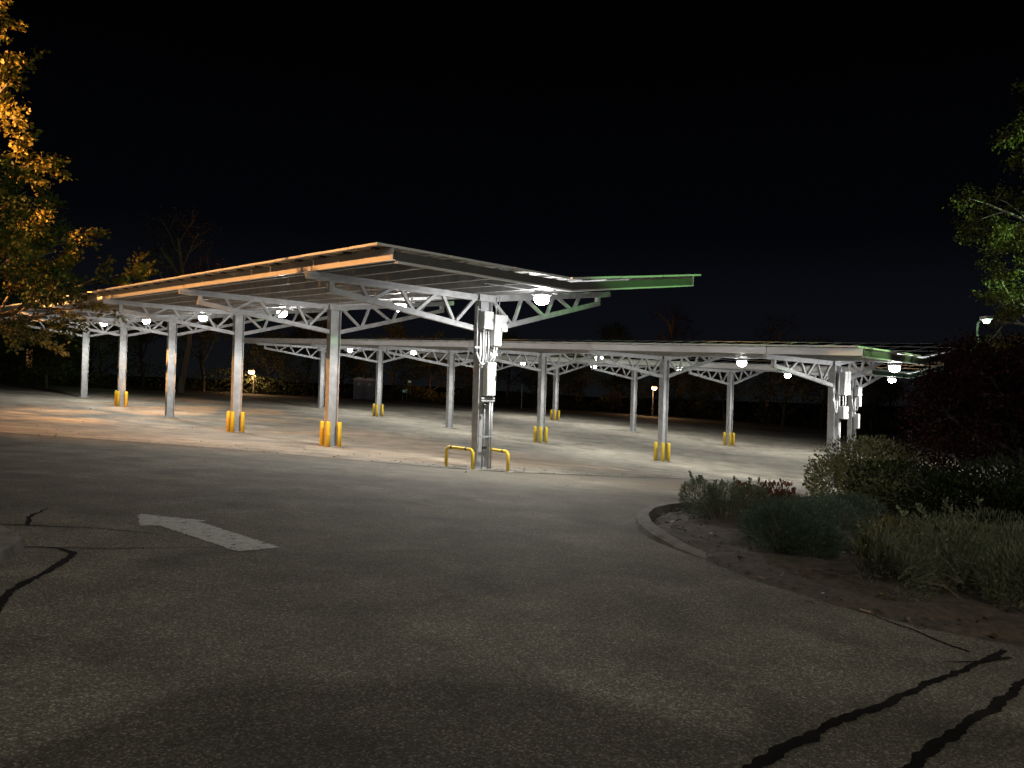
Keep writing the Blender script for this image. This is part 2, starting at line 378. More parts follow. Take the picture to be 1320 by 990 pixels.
# the painted arrow
AP = [(-4.26, 8.87), (-3.9, 8.17), (-3.72, 8.23), (-2.52, 7.21), (-2.2, 7.49), (-3.46, 8.61), (-3.38, 8.68)]
def poly_sheet(name, pts, mat, parent, lift):
    c = Vector((sum(p[0] for p in pts) / len(pts), sum(p[1] for p in pts) / len(pts)))
    v = [(p[0], p[1], G(*p) + lift) for p in pts]
    me = bpy.data.meshes.new(name); me.from_pydata(v, [], [tuple(range(len(v)))]); me.materials.append(M[mat]); me.update()
    return link(name, me, parent)
def worn_sheet(name, pts, mat, parent, lift, cell=0.022):
    """painted area as small flakes, chipped away at the rim and in clumps"""
    P = np.array(pts); lo, hi = P.min(0), P.max(0)
    gx_ = np.arange(lo[0], hi[0], cell); gy_ = np.arange(lo[1], hi[1], cell)
    cx, cy = np.meshgrid(gx_, gy_); cx, cy = cx.ravel(), cy.ravel()
    r = np.random.default_rng(5); jx, jy = cx + r.normal(size=cx.size) * .007, cy + r.normal(size=cx.size) * .007
    ins = np.zeros(cx.size, bool)
    for k in range(len(P)):
        (x0, y0), (x1, y1) = P[k], P[(k + 1) % len(P)]
        c_ = (y0 > jy) != (y1 > jy); ins ^= c_ & (jx < (x1 - x0) * (jy - y0) / (y1 - y0 + 1e-12) + x0)
    w_ = sum(np.sin(cx * a_ + cy * b_ + p_) for a_, b_, p_ in ((23, 9, 1), (-13, 27, 2), (41, -33, .5), (17, 52, 3)))
    ins &= (w_ + r.normal(size=cx.size) * .9) < 3.0
    cx, cy = cx[ins], cy[ins]; h_ = cell / 2 * 1.002
    V = np.stack([np.stack([cx + a_ * h_, cy + b_ * h_], -1) for a_, b_ in ((-1, -1), (1, -1), (1, 1), (-1, 1))], 1).reshape(-1, 2)
    V3 = np.c_[V, G(V[:, 0], V[:, 1]) + lift]
    me = bpy.data.meshes.new(name); me.from_pydata(V3.tolist(), [], np.arange(len(V3)).reshape(-1, 4).tolist()); me.materials.append(M[mat]); me.update()
    return link(name, me, parent)
ar = worn_sheet('painted_arrow', AP, 'paint', drive, 0.0095); ar['label'] = 'white painted direction arrow on the driveway'

# ------------------------------------------------------------------ kerbs and planting bed
def sweep_kerb(name, pts, label, w=0.16, h=0.13, heights=None):
    mb = MB(); P = [Vector((p[0], p[1], 0)) for p in pts]
    F = []
    for i in range(len(P) - 1):
        n = max(2, int((P[i + 1] - P[i]).length / 0.12))
        for k in range(n + (i == len(P) - 2)): F.append((P[i].lerp(P[i + 1], k / n), i + k / n))
    rows = []
    for i, (p, tt) in enumerate(F):
        d = (F[min(i + 1, len(F) - 1)][0] - F[max(i - 1, 0)][0]).normalized(); nrm = Vector((-d.y, d.x, 0))
        hh = h if heights is None else np.interp(tt, range(len(heights)), heights)
        jx = rng.uniform(-0.006, 0.006); z = G(p.x, p.y)
        row = []
        for o, zz in ((-w / 2 - 0.03, -0.03), (-w / 2, hh * 0.72), (-w / 2 + 0.035, hh), (w / 2, hh), (w / 2, -0.03)):
            q = p + nrm * (o + jx); row.append((q.x, q.y, z + zz + (rng.uniform(-0.004, 0.004) if zz > 0 else 0)))
        rows.append(row)
    v = [q for r in rows for q in r]; f = []
    for i in range(len(rows) - 1):
        for k in range(4): f.append((i * 5 + k, i * 5 + k + 1, i * 5 + k + 6, i * 5 + k + 5))
    f.append((0, 1, 2, 3, 4)); b = (len(rows) - 1) * 5; f.append((b + 4, b + 3, b + 2, b + 1, b))
    mb.add(v, f); o = mb.build(name, 'kerb', bevel=0)
    return tag(o, label, 'kerb')
KR = [(9.5, 20.5), (6.0, 16.3), (4.2, 14.15), (3.08, 12.9), (2.55, 12.35), (2.13, 11.6), (1.87, 10.75), (1.78, 10.0), (1.82, 9.3), (1.97, 8.7), (2.3, 7.9)]
sweep_kerb('kerb', KR, 'curved concrete kerb round the nose of the planting bed', heights=[.13, .13, .13, .13, .13, .13, .13, .12, .10, .05, 0.0])
kl = MB(); KP = [(-4.95, 7.45), (-4.32, 6.86), (-4.2, 6.55), (-4.12, 6.25), (-5.2, 5.6), (-7, 6.2), (-6.5, 8.0)]
vt = [(x, y, G(x, y) + 0.11) for x, y in KP]; vb = [(x + (0.03 if i < 4 else 0), y, G(x, y) - 0.03) for i, (x, y) in enumerate(KP)]
n_ = len(KP); kl.add(vt + vb, [tuple(range(n_))[::-1]] + [(i, (i + 1) % n_, (i + 1) % n_ + n_, i + n_) for i in range(n_)])
tag(kl.build('kerb', 'kerb', bevel=0.02), 'pale concrete kerb corner at the left edge beside the black crack', 'kerb')

# planting bed (radial sheet)
BD = [(1.86, 9.6), (1.98, 8.9), (2.12, 8.0), (2.36, 7.2), (2.75, 6.55), (3.2, 6.0), (3.75, 5.6), (5, 4.9), (8, 4), (14, 3), (22, 8), (22, 26), (14, 26), (9.6, 20.4), (6.1, 16.2), (4.3, 14.05), (3.16, 12.8), (2.64, 12.25), (2.22, 11.5), (1.96, 10.7)]
BP = []
for i in range(len(BD)):
    a, b = Vector(BD[i]), Vector(BD[(i + 1) % len(BD)]); n = max(1, int((b - a).length / 0.25))
    for k in range(n): BP.append(a.lerp(b, k / n))
cen = Vector((7.0, 11.5)); NR = 40; v = []; f = []
for j in range(NR):
    t_ = j / (NR - 1) * 0.985
    for p in BP:
        q = p.lerp(cen, t_)
        if j: q += Vector((rng.uniform(-.04, .04), rng.uniform(-.04, .04)))
        h = 0.006 + 0.09 * min(1, t_ * 5) + (rng.uniform(0, 0.045) if j else rng.uniform(-0.012, 0.0))
        v.append((q.x, q.y, G(q.x, q.y) + h))
nb = len(BP)
for j in range(NR - 1):
    for k in range(nb): f.append((j * nb + k, j * nb + (k + 1) % nb, (j + 1) * nb + (k + 1) % nb, (j + 1) * nb + k))
me = bpy.data.meshes.new('planting_bed'); me.from_pydata(v, [], f); me.materials.append(M['mulch']); me.update()
bed = link('planting_bed', me); bed['kind'] = 'structure'

# ------------------------------------------------------------------ vectorised leaves
SH = {
 'maple': [(0, .0, 0), (.12, .22, .02), (.42, .5, .06), (.46, .2, .0), (.8, .22, .03), (1.0, 0, -.06), (.8, -.22, .03), (.46, -.2, 0), (.42, -.5, .06), (.12, -.22, .02)],
 'oval': [(0, 0, 0), (.35, .26, .05), (.75, .2, .03), (1, 0, -.05), (.75, -.2, .03), (.35, -.26, .05)],
 'blade': [(0, -.035, 0), (.5, -.05, .03), (1, 0, 0.0), (.5, .05, .03)],
 'chip': [(0, -.2, 0), (1, -.13, .05), (1, .13, .05), (0, .2, 0)],
}
def leaves(name, P, D, Nn, size, shape, mat, parent=None):
    """P positions, D pointing directions, Nn rough normals (N,3)"""
    P = np.asarray(P, float); D = np.asarray(D, float); Nn = np.asarray(Nn, float); N = len(P)
    D /= np.linalg.norm(D, axis=1, keepdims=True) + 1e-9
    B = np.cross(Nn, D); B /= np.linalg.norm(B, axis=1, keepdims=True) + 1e-9
    C = np.cross(D, B)
    size = np.broadcast_to(size, (N,))
    sh = np.array(SH[shape]); k = len(sh)
    V = P[:, None] + size[:, None, None] * (sh[None, :, 0:1] * D[:, None] + sh[None, :, 1:2] * B[:, None] + sh[None, :, 2:3] * C[:, None])
    me = bpy.data.meshes.new(name)
    me.vertices.add(N * k); me.vertices.foreach_set('co', V.reshape(-1))
    me.loops.add(N * k); me.loops.foreach_set('vertex_index', np.arange(N * k, dtype=np.int32))
    me.polygons.add(N); me.polygons.foreach_set('loop_start', np.arange(0, N * k, k, dtype=np.int32))
    me.polygons.foreach_set('loop_total', np.full(N, k, np.int32))
    me.materials.append(M[mat]); me.update(calc_edges=True); me.validate()
    return link(name, me, parent)
def rv(n): 
    a = nrg.normal(size=(n, 3)); return a / np.linalg.norm(a, axis=1, keepdims=True)

def grow(seed, height, trunk_r, start, spread, levels, nbr, upw, wig=0.18, lean=(0, 0), twig=0.55, shrink=0.62, droop=0.0):
    """skeleton of a tree: tubes and twig points [(pos, dir)]"""
    r = random.Random(seed); mb = MB(); tw = []
    def br(p, d, L, rad, lev):
        n = 6 if lev == 0 else 4
        pts = [p.copy()]; rr = [rad]; dirs = [d.copy()]
        for i in range(n):
            d = (d + Vector((r.uniform(-1, 1), r.uniform(-1, 1), r.uniform(-.6, .6))) * wig + Vector((0, 0, upw[lev]))).normalized()
            p = p + d * (L / n); pts.append(p.copy()); dirs.append(d.copy())
            rr.append(rad * (1 - 0.62 * (i + 1) / n))
        mb.tube(pts, rr, 8 if lev == 0 else (5 if lev == 1 else 3), cap=False)
        if lev >= levels - 1:
            m = max(3, int(L / 0.10))
            for k in range(m):
                f = (k + 1) / m * n; i = min(int(f), n - 1)
                tw.append((pts[i].lerp(pts[i + 1], f - i), dirs[i + 1]))
        if lev < levels - 1:
            cnt = nbr[lev]; az = r.uniform(0, 6.28)
            for k in range(cnt):
                f0 = start if lev == 0 else 0.22
                f = (f0 + (1 - f0) * (k + r.uniform(0.2, 0.9)) / cnt) * n; i = min(int(f), n - 1)
                q = pts[i].lerp(pts[i + 1], f - i); dd = dirs[i + 1]
                az += 2.4 + r.uniform(-.4, .4)
                side = dd.cross(Vector((math.cos(az), math.sin(az), 0.2))).normalized()
                ang = spread[lev] * r.uniform(0.8, 1.2)
                if lev == 0: ang *= (1.15 - 0.5 * (f / n))
                nd_ = (dd * math.cos(ang) + side * math.sin(ang)).normalized()
                if lev == 0: LL = height * twig * (1.15 - 0.75 * f / n) * r.uniform(.75, 1.15)
                else: LL = L * shrink * r.uniform(.7, 1.1) * (1.1 - .4 * f / n)
                br(q, nd_, LL, max(rr[i] * 0.55, 0.006), lev + 1)
    br(Vector((0, 0, -0.1)), Vector((lean[0], lean[1], 1)).normalized(), height, trunk_r, 0)
    return mb, tw

def make_tree(name, x, y, label, cat, leafm, bark, seed, height, trunk_r, start, spread, levels, nbr, upw, per, lsize, shape, twig=0.55, jit=0.12, wig=0.18, lean=(0, 0), flat=0.5, group=None, shrink=0.62, keep=1.0):
    root = thing(name, (x, y, G(x, y)), label, cat, group)
    mb, tw = grow(seed, height, trunk_r, start, spread, levels, nbr, upw, wig, lean, twig, shrink)
    mb.build('trunk', bark, root, smooth=True)
    T = np.array([tuple(p) for p, _ in tw]); D = np.array([tuple(d) for _, d in tw])
    if keep < 1: 
        k = nrg.random(len(T)) < keep; T, D = T[k], D[k]
    T = np.repeat(T, per, 0); D = np.repeat(D, per, 0); n = len(T)
    P = T + nrg.normal(size=(n, 3)) * jit * np.array([1, 1, 0.6])
    Dd = D * 0.6 + rv(n) * 0.9 + np.array([0, 0, -0.25])
    Nn = rv(n) * (1 - flat) + np.array([0, 0, 1]) * flat
    leaves('crown', P, Dd, Nn, lsize * nrg.uniform(.6, 1.25, n), shape, leafm, root)
    return root, n

# ------------------------------------------------------------------ solar carports
AZ = R_(42.70); BAY = 7.449
nv = Vector((math.cos(AZ), math.sin(AZ), 0)); dv = Vector((-math.sin(AZ), math.cos(AZ), 0))
ROWS = [dict(o=(-0.7787, 19.5155, 1.4197), sl=0.0266, n=6, who='front carport'),
        dict(o=(11.6198, 27.8119, 0.4170), sl=0.0344, n=6, who='middle carport'),
        dict(o=(18.4853, 41.8858, 0.3776), sl=0.0349, n=5, who='rear carport')]
TL, TR = 0.004, 0.138                        # roof rise per metre, near wing and far wing
U0 = -3.02                                   # near end of every roof along the row
UR = 5.1                                     # roof half width
def rise(w): return -w * TL if w < 0 else w * TR

# --- panel mesh, shared
PW, PL = 0.985, 1.675
pm = MB()
a, b2, h = PW / 2, PL / 2, 0.045
fr = 0.03
pm.box((-b2, -a, 0), (b2, -a + fr, h), 1); pm.box((-b2, a - fr, 0), (b2, a, h), 1)
pm.box((-b2, -a + fr, 0), (-b2 + fr, a - fr, h), 1); pm.box((b2 - fr, -a + fr, 0), (b2, a - fr, h), 1)
i0 = len(pm.v)
pm.add([(-b2 + fr, -a + fr, h - .006), (b2 - fr, -a + fr, h - .006), (b2 - fr, a - fr, h - .006), (-b2 + fr, a - fr, h - .006)], [(0, 1, 2, 3)], 2)
pm.add([(-b2 + fr, -a + fr, h - .014), (b2 - fr, -a + fr, h - .014), (b2 - fr, a - fr, h - .014), (-b2 + fr, a - fr, h - .014)], [(3, 2, 1, 0)], 0)
pm.box((-.62, -.07, 0.002), (-.5, .07, h - .016), 3)
PANEL = pm.mesh('solar_panel', ['back', 'alu', 'cell', 'black'])

# truss geometry in (w, z) above the joint level: left arm flat, right arm rising
def truss_nodes(side):
    if side < 0:
        bot = [(-0.18, 0.07), (-0.92, 0.24), (-2.12, 0.37), (-3.35, 0.50), (-4.40, 0.61)]
        top = [(-0.10, 0.86), (-1.40, 0.86), (-2.62, 0.86), (-3.70, 0.865), (-4.92, 0.87)]
    else:
        bot = [(0.18, 0.07), (0.99, 0.31), (2.20, 0.60), (3.28, 0.88), (4.42, 1.17)]
        top = [(0.10, 0.86), (1.38, 1.02), (2.58, 1.18), (3.66, 1.32), (4.86, 1.48)]
    return bot, top
def truss_part(parent, u, z):
    mb = MB()
    for s in (-1, 1):
        bot, top = truss_nodes(s)
        P3 = lambda p: (p[0], u, z + p[1])
        mb.beam(P3(top[0]), P3(top[-1]), 0.11, 0.155)
        mb.beam(P3(top[0]), P3(top[-1]), 0.17, 0.02)
        mb.beam(P3(bot[0]), P3(bot[-1]), 0.11, 0.13)
    mb.box((-.26, u - .13, z + .775), (.26, u + .13, z + .785)); mb.box((-.24, u - .14, z + .79), (.24, u - .128, z + .945)); mb.box((-.24, u + .128, z + .79), (.24, u + .14, z + .945))
    for i in range(4):                       # bolts on the cap plate
        for k in (0, 1):
            x = -.17 + i * .113; mb.box((x - .014, u - .152, z + .83 + k * .06), (x + .014, u - .14, z + .856 + k * .06))
    t = mb.build('truss', 'steel', parent)
    for s in (-1, 1):
        bot, top = truss_nodes(s)
        prs = [(top[0], bot[1], .16 * s, -.05 * s), (bot[1], top[1], .05 * s, -.06 * s), (top[1], bot[2], .06 * s, -.05 * s), (bot[2], top[2], .05 * s, -.06 * s), (top[2], bot[3], .06 * s, -.05 * s), (bot[3], top[3], .05 * s, -.06 * s)]
        for p, q, e1, e2 in prs:
            dgl = MB().beam((p[0] + e1, u, z + p[1]), (q[0] + e2, u, z + q[1]), 0.075, 0.075)
            dgl.build('diagonal', 'steel', t)
        b4 = bot[-1]; ztop = 0.865 if s < 0 else 1.42
        MB().box((min(b4[0], b4[0] - s * .12), u - .058, z + b4[1] - .06), (max(b4[0], b4[0] - s * .12), u + .058, z + ztop - .078)).build('end_post', 'steel', t)
    return t
def column_part(parent, u, zt, zb, has_pad=True):
    mb = MB(); D2, F2 = 0.185, 0.125
    tp = 0.93                                # slight taper towards the base
    def sec(lo, hi, k0, k1):
        (x0, y0), (x1, y1) = lo, hi
        vs = [(x0 * k0, u + y0 * k0, zb), (x1 * k0, u + y0 * k0, zb), (x1 * k0, u + y1 * k0, zb), (x0 * k0, u + y1 * k0, zb),
              (x0 * k1, u + y0 * k1, zt), (x1 * k1, u + y0 * k1, zt), (x1 * k1, u + y1 * k1, zt), (x0 * k1, u + y1 * k1, zt)]
        mb.add(vs, [(0,3,2,1),(4,5,6,7),(0,1,5,4),(1,2,6,5),(2,3,7,6),(3,0,4,7)])
    sec((-D2, -F2), (-D2 + .018, F2), tp, 1); sec((D2 - .018, -F2), (D2, F2), tp, 1); sec((-D2 + .018, -.008), (D2 - .018, .008), tp, 1)
    c = mb.build('column', 'steel', parent)
    pl = MB().box((-.27, u - .2, zb - .004), (.27, u + .2, zb + .022))
    for x in (-.22, .22):
        for y in (-.15, .15): pl.lathe([(.018, .022), (.018, .06), (.0, .062)], (x, u + y, zb), 6)
    pl.build('base_plate', 'steel', c)
    if has_pad:
        MB().lathe([(.43, -.12), (.43, -.012), (.40, -.003)], (0, u, zb), 24).build('concrete_footing', 'concrete', c)
    return c

LABEL_END = ['at the near end', 'second from the near end', 'third from the near end', 'fourth from the near end', 'fifth from the near end', 'at the far end']
CARS = []
for ri, rd in enumerate(ROWS):
    ox, oy, oz = rd['o']; sl = rd['sl']; nc = rd['n']
    zbase = G(ox, oy); zJ = oz + Z0
    lab = ['front solar carport with orange-lit edge and butterfly roof on grey steel columns',
           'middle solar carport with long silver fascia standing behind the front one',
           'rear solar carport farthest back, mostly hidden below the roof of the middle one'][ri]
    root = thing('solar_carport', (ox, oy, zbase), lab, 'carport', 'solar carports over the parking lot', AZ)
    rd['root'] = root; z0 = zJ - zbase       # joint level in local space
    rd['z0'] = z0
    U1 = (nc - 1) * BAY + 3.1
    zz = lambda u: z0 + sl * u               # joint level along the row
    for k in range(nc):
        u = k * BAY
        wp = Vector((ox, oy, 0)) + dv * u
        zb = G(wp.x, wp.y) - zbase + 0.02
        column_part(root, u, zz(u) + .775, zb, True)
        truss_part(root, u, zz(u))
    ax_u = Vector((0, 1, sl)).normalized()
    # purlins: C sections running the length of the roof
    for side in (-1, 1):
        for wv in (0.42, 1.27, 2.12, 2.97, 3.82, 4.55):
            w = wv * side; zo = 0.945 + rise(w)
            zb0, zt0 = (zo + .0, zo + .215)
            mb = MB()
            for (w0, w1, q0, q1) in ((w - .006, w, zb0, zt0), (w, w + .065, zb0, zb0 + .006), (w, w + .065, zt0 - .006, zt0)):
                vs = []
                for uu in (U0 + .06, U1 - .06):
                    for (ww, q) in ((w0, q0), (w1, q0), (w1, q1), (w0, q1)): vs.append((ww, uu, z0 + sl * uu + q + (rise(ww) - rise(w))))
                mb.add(vs, [(0,3,2,1),(4,5,6,7),(0,1,5,4),(1,2,6,5),(2,3,7,6),(3,0,4,7)])
            mb.build('purlin', 'steel', root)
    # fascias in bay lengths along both eaves
    for side in (-1, 1):
        w = 4.77 * side; zo = 0.945 + rise(w)
        cuts = [U0] + [k * BAY + 0.02 for k in range(nc)] + [U1]
        for i in range(len(cuts) - 1):
            ua, ub = cuts[i] + .012, cuts[i + 1] - .012
            mb = MB()
            for (w0, w1, q0, q1) in ((w - .008, w + .008, 0, .225), (w - .008 * side - .07 * side, w - .008 * side, 0, .008), (w - .008 * side - .06 * side, w - .008 * side, .217, .225)):
                w0, w1 = min(w0, w1), max(w0, w1); vs = []
                for uu in (ua, ub):
                    for (ww, q) in ((w0, q0), (w1, q0), (w1, q1), (w0, q1)): vs.append((ww, uu, z0 + sl * uu + zo + q))
                mb.add(vs, [(0,3,2,1),(4,5,6,7),(0,1,5,4),(1,2,6,5),(2,3,7,6),(3,0,4,7)])
            mb.build('fascia', 'fascia', root)
    # rake channels closing the two ends
    for uu, sg in ((U0 + .02, -1), (U1 - .02, 1)):
        for side in (-1, 1):
            mb = MB(); zc = zz(uu)
            pa = (0.0, uu, zc + .925); pb = (4.7 * side, uu, zc + .925 + rise(4.7 * side))
            mb.beam((pa[0], uu, pa[2] + .09), (pb[0], uu, pb[2] + .09), .012, .17)
            mb.beam((pa[0], uu - sg * .035, pa[2] + .18), (pb[0], uu - sg * .035, pb[2] + .18), .075, .012)
            rk = mb.build('rake_channel', 'shadesteel', root)
            MB().beam((pa[0], uu + sg * .012, pa[2] - .012), (pb[0], uu + sg * .012, pb[2] - .012), .10, .034).build('edge_angle', 'alu', rk)  # pale metal here paints the brighter light along the lower edge
    # solar panels, three rows on each wing
    npan = int((U1 - U0) / 1.005)
    du = (U1 - U0) / npan
    for side in (-1, 1):
        ax_w = Vector((1, 0, -TL if side < 0 else TR)).normalized()
        ax_n = ax_w.cross(ax_u).normalized()
        au = ax_n.cross(ax_w)
        for r3 in range(3):
            wc = side * (0.03 + (r3 + .5) * 1.70)
            for i in range(npan):
                uc = U0 + (i + .5) * du
                p = Vector((wc, uc, zz(uc) + 1.172 + rise(wc))) + Vector((0, 0, nrg.normal() * .002))
                mt = Matrix(((ax_w.x, au.x, ax_n.x, p.x), (ax_w.y, au.y, ax_n.y, p.y), (ax_w.z, au.z, ax_n.z, p.z), (0, 0, 0, 1)))
                link('solar_panel', PANEL, root, mat=mt)
    # canopy lights under the valley
    lamps = [-0.28] + [k + .5 for k in range(nc - 1)]
    for li, kk in enumerate(lamps):
        u = kk * BAY
        wpos = Vector((ox, oy, zJ + sl * u)) + dv * u
        where = (['beside the boxes at the near end', 'second from the near end', 'third from the near end', 'fourth from the near end', 'fifth from the near end', 'nearest the far end'])[li]
        if ri == 0:
            where = ['beside the white electrical boxes', 'between the box column and the first bollard column', 'second to the left of the box column', 'two columns beyond the first bollards', 'leftmost one still seen clear of the tree', 'hidden among the leaves of the left tree'][li]
        L = thing('canopy_light', wpos, 'lit white lamp under the %s, %s' % (rd['who'], where), 'lamp', 'lamps under the solar carports', AZ)
        MB().box((-.17, -.17, .86), (.17, .17, .93)).lathe([(.2, .84), (.17, .87)], n=18).build('housing', 'housing', L)
        MB().box((-1.75, -.035, .932), (.5, .035, .944)).build('mounting_channel', 'steel', L)
        MB().lathe([(.15, .842), (.175, .80), (.175, .73), (.14, .67), (.07, .635), (0.0, .63)], n=18).build('lens', 'lens', L, smooth=True)
        ld = bpy.data.lights.new('lamp_bulb', 'POINT'); ld.energy = P_CANOPY; ld.shadow_soft_size = 0.10; ld.color = (1, 0.985, 0.95)
        lo = bpy.data.objects.new('lamp_bulb', ld); COL.objects.link(lo); lo.parent = L; lo.location = (0, 0, .53)
        ld = bpy.data.lights.new('lamp_bulb', 'SPOT'); ld.energy = P_DOWN; ld.shadow_soft_size = 0.10; ld.color = (1, 0.965, 0.90); ld.spot_size = R_(168); ld.spot_blend = .35
        lo = bpy.data.objects.new('lamp_bulb', ld); COL.objects.link(lo); lo.parent = L; lo.location = (0, 0, .53)

# ------------------------------------------------------------------ yellow bollards beside alternate columns
bm_ = MB().lathe([(.078, -.05), (.078, .78), (.068, .81), (0.0, .825)], n=16)
BOLL = bm_.mesh('bollard', ['yellow'], True)
bb = MB().lathe([(.0785, .40), (.0805, .405), (.0805, .415), (.0785, .42)], n=16).mesh('seam_ring', ['yellow'])
SIDE = ['left', 'middle', 'right']
for ri, cols in ((0, (1, 2, 4)), (1, (1, 2, 4)), (2, (1, 3))):
    ox, oy, oz = ROWS[ri]['o']
    for k in cols:
        c = Vector((ox, oy, 0)) + dv * (k * BAY)
        for j, (a, b2) in enumerate(((-.205, .19), (-.20, -.185), (.205, -.185))):
            p = c + nv * a + dv * b2
            bo = link('bollard', BOLL, None, (p.x, p.y, G(p.x, p.y)))
            tag(bo, '%s yellow bollard at the column %s of the %s' % (SIDE[j], LABEL_END[k] if not (ri == 2 and k == 3) else 'second from the far end', ROWS[ri]['who']), 'bollard', 'yellow bollards guarding the columns')
            link('sleeve_band', bb, bo)

# hoop guards by the first column
def hoop(p, q, label, pr=0.042, h=0.5):
    p, q = Vector((p[0], p[1], 0)), Vector((q[0], q[1], 0)); d = (q - p); Lh = d.length; d.normalize()
    root = thing('hoop_guard', (p.x, p.y, G(p.x, p.y)), label, 'hoop barrier', 'yellow hoop guards by the box column')
    pts = []; r = .13
    zq = G(q.x, q.y) - G(p.x, p.y)
    pts.append(Vector((0, 0, -.05))); pts.append(Vector((0, 0, h - r)))
    for i in range(1, 6):
        a = i / 6 * math.pi / 2; pts.append(d * (r - r * math.cos(a)) + Vector((0, 0, h - r + r * math.sin(a))))
    pts.append(d * r + Vector((0, 0, h))); pts.append(d * (Lh - r) + Vector((0, 0, h + zq)))
    for i in range(1, 6):
        a = i / 6 * math.pi / 2; pts.append(d * (Lh - r + r * math.sin(a)) + Vector((0, 0, h + zq - r + r * math.cos(a))))
    pts.append(d * Lh + Vector((0, 0, h + zq - r))); pts.append(d * Lh + Vector((0, 0, zq - .05)))
    MB().tube(pts, pr, 12).build('pipe', 'yellow', root, smooth=True)
    for f in (.2, .75): MB().tube([d * (Lh * f - .03) + Vector((0, 0, h + zq * f)), d * (Lh * f + .03) + Vector((0, 0, h + zq * f))], pr + .002, 12).build('scuff', 'black', root)
    for e_, zb in ((Vector((0, 0, 0)), 0), (d * Lh, zq)):
        MB().lathe([(.15, -.03), (.15, .012), (.13, .018)], (e_.x, e_.y, zb), 16).build('concrete_collar', 'concrete', root)
hoop((-1.60, 19.42), (-0.90, 18.78), 'yellow hoop guard on the left of the column with white boxes')
hoop((-0.58, 20.05), (-0.04, 19.15), 'yellow hoop guard on the right of the column with white boxes')

# ------------------------------------------------------------------ electrical gear on the end columns
def ebox(row, w, v, z, sx, sy, sz, label, door=True):
    """box on the near face (-d side) of an end column: w across, v out from the web, z height over joint level"""
    ox, oy, oz = ROWS[row]['o']
    p = Vector((ox, oy, oz + Z0 + z)) + nv * w - dv * v
    r = thing('electrical_box', p, label, 'electrical box', 'white boxes on the end columns', AZ)
    MB().box((-sx / 2, -sy / 2, 0), (sx / 2, sy / 2, sz)).build('cabinet', 'boxwhite', r, bevel=.008)
    if door:
        MB().box((-sx / 2 + .012, -sy / 2 - .012, .012), (sx / 2 - .012, -sy / 2 - .002, sz - .012)).build('door', 'boxwhite', r, bevel=.004)
        MB().box((sx / 2 - .045, -sy / 2 - .026, sz * .45), (sx / 2 - .03, -sy / 2 - .013, sz * .6)).build('latch', 'black', r)
    return r
def sticker(r, x, y, z, w, h):
    MB().box((x - w / 2, y - .002, z), (x + w / 2, y, z + h)).build('warning_label', 'label', r)
e1 = ebox(0, -.14, .27, .06, .30, .24, .44, 'squarish white box, left of the upper three on the front column')
e2 = ebox(0, .17, .30, -.34, .23, .20, .78, 'tall narrow white box with small black labels, high on the front column')
e3 = ebox(0, .42, .25, .04, .24, .18, .42, 'white box on the right of the upper three on the front column')
e4 = ebox(0, .02, .29, -1.6, .28, .17, .84, 'long white electrical box lower down on the front column')
for zz_, ww in ((.18, .06), (.26, .05), (.10, .07), (.33, .04)): sticker(e2, 0, -.114, zz_, ww, .025)
e5 = ebox(1, .12, .30, -.28, .22, .2, .85, 'tall white box, left of the pair high on the end column of the middle carport')
e6 = ebox(1, .37, .30, -.26, .22, .2, .85, 'tall white box, right of the pair high on the end column of the middle carport')
e7 = ebox(1, .05, .30, -1.12, .17, .2, .44, 'small white box, left of the lower pair on the middle carport')
e8 = ebox(1, .27, .30, -1.14, .16, .2, .46, 'small box, right of the lower pair on the middle carport')
e9 = ebox(2, .12, .30, -.2, .46, .2, .5, 'wide white box highest on the end column of the rear carport')
e10 = ebox(2, .14, .33, -.75, .22, .2, .5, 'white box in the middle of the end column of the rear carport')
e11 = ebox(2, .08, .30, -1.95, .24, .2, .8, 'long white box lowest on the end column of the rear carport')
def conduits(row, label, lines):
    ox, oy, oz = ROWS[row]['o']
    r = thing('conduit_run', (ox, oy, oz + Z0), label, 'conduit', 'conduits on the end columns', AZ)
    for pts, rad in lines: MB().tube(pts, rad, 8).build('pipe', 'conduit', r, smooth=True)
    return r
def arc(p0, p1, sag, n=8):
    p0, p1 = Vector(p0), Vector(p1)
    return [p0.lerp(p1, i / n) + Vector((0, -.03 * math.sin(math.pi * i / n), -sag * math.sin(math.pi * i / n))) for i in range(n + 1)]
hb = G(-0.78, 19.52) - (ROWS[0]['o'][2] + Z0)
cr_ = conduits(0, 'bundle of grey conduits running down the front column below its boxes', [
    ([(.10, -.24, -1.6), (.10, -.24, hb)], .024), ([(.17, -.24, -1.6), (.17, -.25, hb)], .024), ([(-.04, -.22, -1.6), (-.05, -.2, -2.4), (-.09, -.2, hb)], .018),
    ([(-.32, -.16, .62), (-.32, -.16, -.52)] , .026), (arc((-.32, -.16, -.52), (.0, -.2, -.50), .32), .026),
    ([(-.1, -.24, .06), (-.1, -.24, -.76)], .02), ([(-.02, -.24, .06), (.0, -.24, -.4), (-.03, -.24, -.76)], .02), (arc((.14, -.3, -.34), (.0, -.3, -.76), .03), .022), (arc((.22, -.3, -.34), (.1, -.3, -.76), .02), .022),
    (arc((.42, -.25, .04), (.28, -.22, -.1), .18), .018), ([(.26, -.2, .9), (.26, -.2, .46)], .018), ([(-.32, -.15, .55), (-.2, -.15, .55)], .018),
    ([(.36, -.2, .95), (.36, -.2, .46)], .012)])
for zz_ in (-1.72, -1.66, -2.62): MB().box((-.22, -.285, zz_ - .02), (.22, -.265, zz_ + .02)).build('strut_clamp', 'steel', cr_)
for zz_ in (-1.86, -2.9): MB().box((-.12, -.262, zz_ - .03), (.02, -.23, zz_ + .03)).build('pipe_coupling', 'black', cr_)
